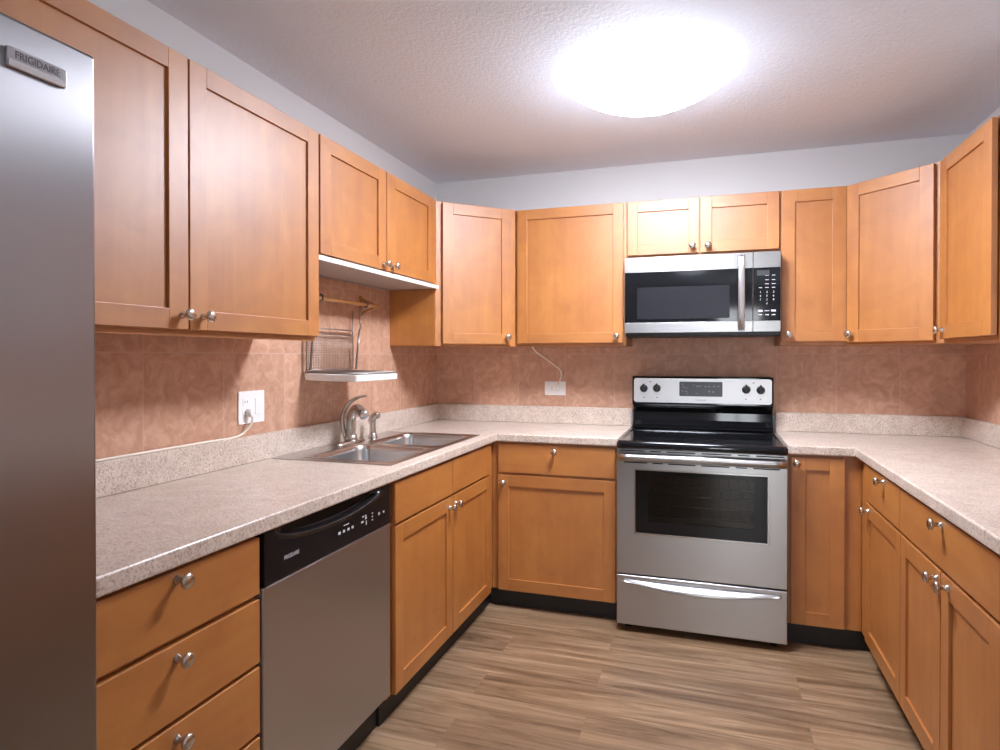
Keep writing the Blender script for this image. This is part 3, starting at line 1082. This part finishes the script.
for r, row in enumerate((('1', '2', '3'), ('4', '5', '6'), ('7', '8', '9'), ('', '0', ''))):
    for c, ch in enumerate(row):
        if ch:
            text('key_lettering', ch, kp, (.664 + .030 * c, YM - .0002, 1.640 - .019 * r), FACE_Y, .0135, KEYW)
for c in range(3):
    for (z, w, h) in ((1.722, .015, .003), (1.700, .015, .003), (1.680, .017, .003), (1.662, .015, .003), (1.548, .022, .009 if c != 1 else .003), (1.528, .016, .004)):
        if c == 0 and z > 1.67:
            continue
        bm = NB(); fbox(bm, F, .664 + .030 * c - w / 2, .664 + .030 * c + w / 2, z - h / 2, z + h / 2, -.0008, .0002)
        obj('key_marking', bm, KEYW, kp)
bm = NB()
for k in range(16):
    x = .03 + .044 * k
    box(bm, x, x + .034, -.30, -.27, 1.4262, 1.4278)
obj('vent_grille', bm, DGREY, t)

# ------------------------------------------------------------------ refrigerator
t = thing('refrigerator', 'tall stainless refrigerator standing at the left edge', 'refrigerator', (-.87, -3.45, 0))
RX = -.500
bm = NB(); box(bm, XL + .03, -.570, -3.90, -3.010, .03, 1.785); obj('body', bm, BODYG, t, 0.004)
F = FL(RX)
dl_ = []
for a, b in ((-3.455, -3.0045), (-3.9035, -3.460)):
    bm = NB(); fbox(bm, F, a, b, .075, 1.799, -.065, 0)
    d = obj('door', bm, FRIDGEST, t, 0.006, 3)
    dl_.append(d)
    bm = NB()
    y = a + .045 if a > -3.5 else b - .045
    tube(bm, [(RX + .001, y, .62), (RX + .035, y, .66), (RX + .045, y, 1.0), (RX + .035, y, 1.46), (RX + .001, y, 1.50)], [.011, .012, .012, .012, .011], 12, 5)
    obj('handle', bm, STEELV, d)
bm = NB(); box(bm, -.60, -.555, -3.89, -3.02, .0, .07); obj('kick_plate', bm, BLACK, t)
bm = NB(); plate(bm, F, -3.1425, -3.0565, 1.726, 1.754, .003, .0003, .005)
bd = obj('badge', bm, simple('badge_silver', (.50, .50, .53), .3, 1.0), dl_[0], 0.001)
bm = NB(); fbox(bm, F, -3.1405, -3.0585, 1.7275, 1.7365, .0051, .0056); obj('badge_stripe', bm, simple('badge_pale', (.75, .75, .77), .25, .9), bd)
text('badge_lettering', 'FRIGIDAIRE', bd, (RX + .0055, -3.0995, 1.7445), FACE_X, .0150, simple('badge_print', (.16, .16, .18), .5), squeeze=.86)

# ------------------------------------------------------------------ wall outlets and cords
def duplex(parent, F, cu, cz, horizontal=False):
    for s in (-1, 1):
        bm = NB()
        a, b = (cu + s * .020, cz) if horizontal else (cu, cz + s * .020)
        w, h = (.014, .0165) if horizontal else (.0165, .014)
        plate(bm, F, a - w, a + w, b - h, b + h, .007, .0052, .0068)
        oc = obj('socket', bm, WHITE, parent)
        bm = NB()
        for q in (-1, 1):
            if horizontal:
                fbox(bm, F, a - .004, a + .004, b + q * .0065 - .001, b + q * .0065 + .001, .0069, .0073)
            else:
                fbox(bm, F, a + q * .0065 - .001, a + q * .0065 + .001, b - .004, b + .004, .0069, .0073)
        obj('slots', bm, SLOT, oc)


F = FL(XL + TT)
t = thing('wall_outlet', 'white double-gang outlet plate on the left tiled wall', 'outlet', (XL + TT, -1.757, 1.13))
bm = NB(); plate(bm, F, -1.828, -1.684, 1.068, 1.191, .005, .0005, .0052)
obj('cover_plate', bm, WHITE, t, 0.0015)
duplex(t, F, -1.790, 1.131)
bm = NB(); plate(bm, F, -1.739, -1.707, 1.100, 1.162, .004, .0053, .0075); obj('rocker', bm, WHITE, t, .001)
FBW = FB(-TT)
t = thing('wall_outlet', 'small white outlet plate under the cabinet on back tiled wall', 'outlet', (-.458, -TT, 1.13))
bm = NB(); plate(bm, FBW, -.524, -.394, 1.088, 1.172, .005, .0005, .0052)
obj('cover_plate', bm, WHITE, t, 0.0015)
duplex(t, FBW, -.459, 1.130, True)

t = thing('power_cord', 'cream cord lying along the left backsplash top, plugged into double-gang outlet', 'cord', (XL + .02, -2.2, 1.03))
bm = NB()
xc = XL + TT
tube(bm, [(xc + .024, -1.777, 1.098), (xc + .030, -1.784, 1.078), (xc + .022, -1.802, 1.050), (xc + .012, -1.847, 1.0265), (xc + .012, -2.0, 1.0255), (xc + .012, -2.3, 1.0255), (xc + .012, -2.6, 1.0255), (xc + .012, -2.94, 1.0255)],
     .0042, 10, 6)
obj('cable', bm, CORDM, t)
bm = NB()
lathe(bm, [(.0135, .0076), (.0145, .012), (.0135, .026), (.008, .031)], (xc, -1.784, 1.109), (1, 0, 0), 16, .9, 1.15)
tube(bm, [(xc + .02, -1.780, 1.107), (xc + .024, -1.777, 1.093)], [.008, .0052], 10)
obj('plug', bm, WHITE, t)
t = thing('power_cord', 'thin cream cord hanging from wall cabinet down to the back wall outlet', 'cord', (-.5, -.02, 1.25))
bm = NB()
tube(bm, [(-.530, -.270, 1.3785), (-.545, -.20, 1.368), (-.548, -.10, 1.344), (-.506, -.022, 1.302), (-.465, -.0155, 1.272), (-.432, -.0145, 1.245), (-.420, -.0165, 1.215), (-.424, -.022, 1.188), (-.434, -.030, 1.165), (-.438, -.030, 1.150)], .0045, 10, 6)
obj('cable', bm, CORDM, t)
bm = NB()
lathe(bm, [(.012, .0076), (.013, .014), (.011, .027), (.007, .030)], (-.439, -TT, 1.132), (0, -1, 0), 16)
tube(bm, [(-.4385, -.028, 1.137), (-.438, -.030, 1.152)], [.008, .0048], 10)
obj('plug', bm, WHITE, t)

# ------------------------------------------------------------------ rail and hanging drainer above the sink
RXX, RZ = -1.147, 1.571
t = thing('towel_rail', 'thin varnished rail fixed to the left wall under the short cabinet', 'rail', (XL + TT, -1.3, RZ))
bm = NB(); tube(bm, [(RXX, -1.715, RZ), (RXX, -.945, RZ)], .0095, 14); obj('rod', bm, RODM, t)
for y in (-1.70, -.950):
    bm = NB()
    box(bm, XL + TT + .0005, XL + TT + .011, y - .011, y + .011, 1.528, 1.625)
    tube(bm, [(RXX, y, RZ), (XL + TT + .008, y, RZ + .038)], .0075, 12)
    tube(bm, [(RXX, y, RZ), (XL + TT + .008, y, RZ - .034)], .0065, 12)
    obj('bracket', bm, RODM, t, 0.001)
t = thing('dish_drainer', 'wire dish drainer with white tray hanging from the wall rail', 'drainer', (-1.1, -1.25, 1.215))
xa = XL + TT + .022
ya, yb2 = -1.432, -1.058
bm = NB()
for y in (-1.058, -1.430):
    tube(bm, [(RXX - .006, y, RZ - .014), (RXX + .010, y, RZ - .010), (RXX + .0135, y, RZ + .004), (RXX + .004, y, RZ + .0145), (RXX - .010, y, RZ + .0105), (RXX - .022, y, RZ - .015),
              (RXX - .030, y + .002, RZ - .045), (RXX - .036, y + .004, RZ - .075), (RXX - .030, y + .006, RZ - .098), (RXX - .040, y + .010, RZ - .125)], .0042, 8, 5)
obj('hook', bm, WIRE, t)
bm = NB()
for y in (ya, yb2):
    tube(bm, [(xa, y, 1.262), (xa, y, 1.543)], .0034, 8)
    tube(bm, [(RXX - .040, y + .010, 1.446), (xa + .012, y + .008, 1.262)], .0050, 8)
for z in (1.447, 1.424, 1.264):
    tube(bm, [(xa, ya, z), (xa, yb2, z)], .003, 8)
obj('wire_frame', bm, WIRE, t)
bm = NB()
for k in range(1, 30):
    y = ya + (yb2 - ya) * k / 30
    tube(bm, [(xa, y, 1.264), (xa, y, 1.424)], .0009, 5)
for k in range(1, 15):
    z = 1.264 + .160 * k / 15
    tube(bm, [(xa + .001, ya, z), (xa + .001, yb2, z)], .0009, 5)
obj('back_grid', bm, WIRE, t)
# tray, tipped a little towards the room
bm = NB()
tx0, tx1, ty0, ty1 = xa - .010, -.965, -1.444, -1.072


def tz(x, z):
    return z - .005 - .006 * (x - tx0) / (tx1 - tx0)


def ring(i, z):
    return [bm.verts.new((x, y, tz(x, z))) for x, y in rrect(tx0 + i, tx1 - i, ty0 + i, ty1 - i, .014, 4)]


ls = [ring(.012, 1.2255), ring(.002, 1.229), ring(0, 1.252), ring(.004, 1.254), ring(.008, 1.252), ring(.010, 1.236)]
for a, b in zip(ls, ls[1:]):
    n = len(a)
    for k in range(n):
        bm.faces.new([a[k], a[(k + 1) % n], b[(k + 1) % n], b[k]])
bm.faces.new(ls[0]); bm.faces.new(ls[-1])
obj('tray', bm, WHITE, t)
bm = NB()
for k in range(16):
    y = ty0 + .02 + (ty1 - ty0 - .04) * k / 15
    tube(bm, [(tx0 + .006, y, tz(tx0, 1.262)), (tx1 - .006, y, tz(tx1, 1.262))], .0022, 6)
for x in (tx0 + .006, (tx0 + tx1) / 2, tx1 - .006):
    tube(bm, [(x, ty0 + .006, tz(x, 1.259)), (x, ty1 - .006, tz(x, 1.259))], .0035, 6)
for y in (ty0 + .006, ty1 - .006):
    tube(bm, [(tx0 + .006, y, tz(tx0, 1.259)), (tx1 - .006, y, tz(tx1, 1.259))], .0035, 6)
obj('shelf_wires', bm, WIRE, t)


# ------------------------------------------------------------------ ceiling light and the added fill lamp
def ceiling_light(x, y, r, drop, mat, label):
    t = thing('ceiling_light', label, 'light', (x, y, ZC))
    bm = NB(); lathe(bm, [(r - .012, 0), (r - .012, -.006), (r - .014, -.009)], (x, y, ZC - .0005), (0, 0, 1), 48)
    obj('fitting', bm, WHITE, t)
    bm = NB()
    rs = (r * r + (drop - .012) ** 2) / (2 * (drop - .012))      # a shallow spherical cap
    am = math.asin(r / rs)
    pr = [(r - .004, -.010), (r, -.011)]
    for k in range(13):
        a = am * (1 - k / 12)
        pr.append((rs * math.sin(a), -drop + rs * (1 - math.cos(a))))
    lathe(bm, pr, (x, y, ZC), (0, 0, 1), 48)
    obj('diffuser', bm, mat, t)


ceiling_light(.190, -1.215, .342, .140, LIGHT, 'large round glowing flush ceiling light above the kitchen floor')
ceiling_light(.205, -5.2, .25, .10, FILL_LIGHT, 'added round fill light on the ceiling behind the viewpoint')  # unseen lamp, added to brighten the room from behind
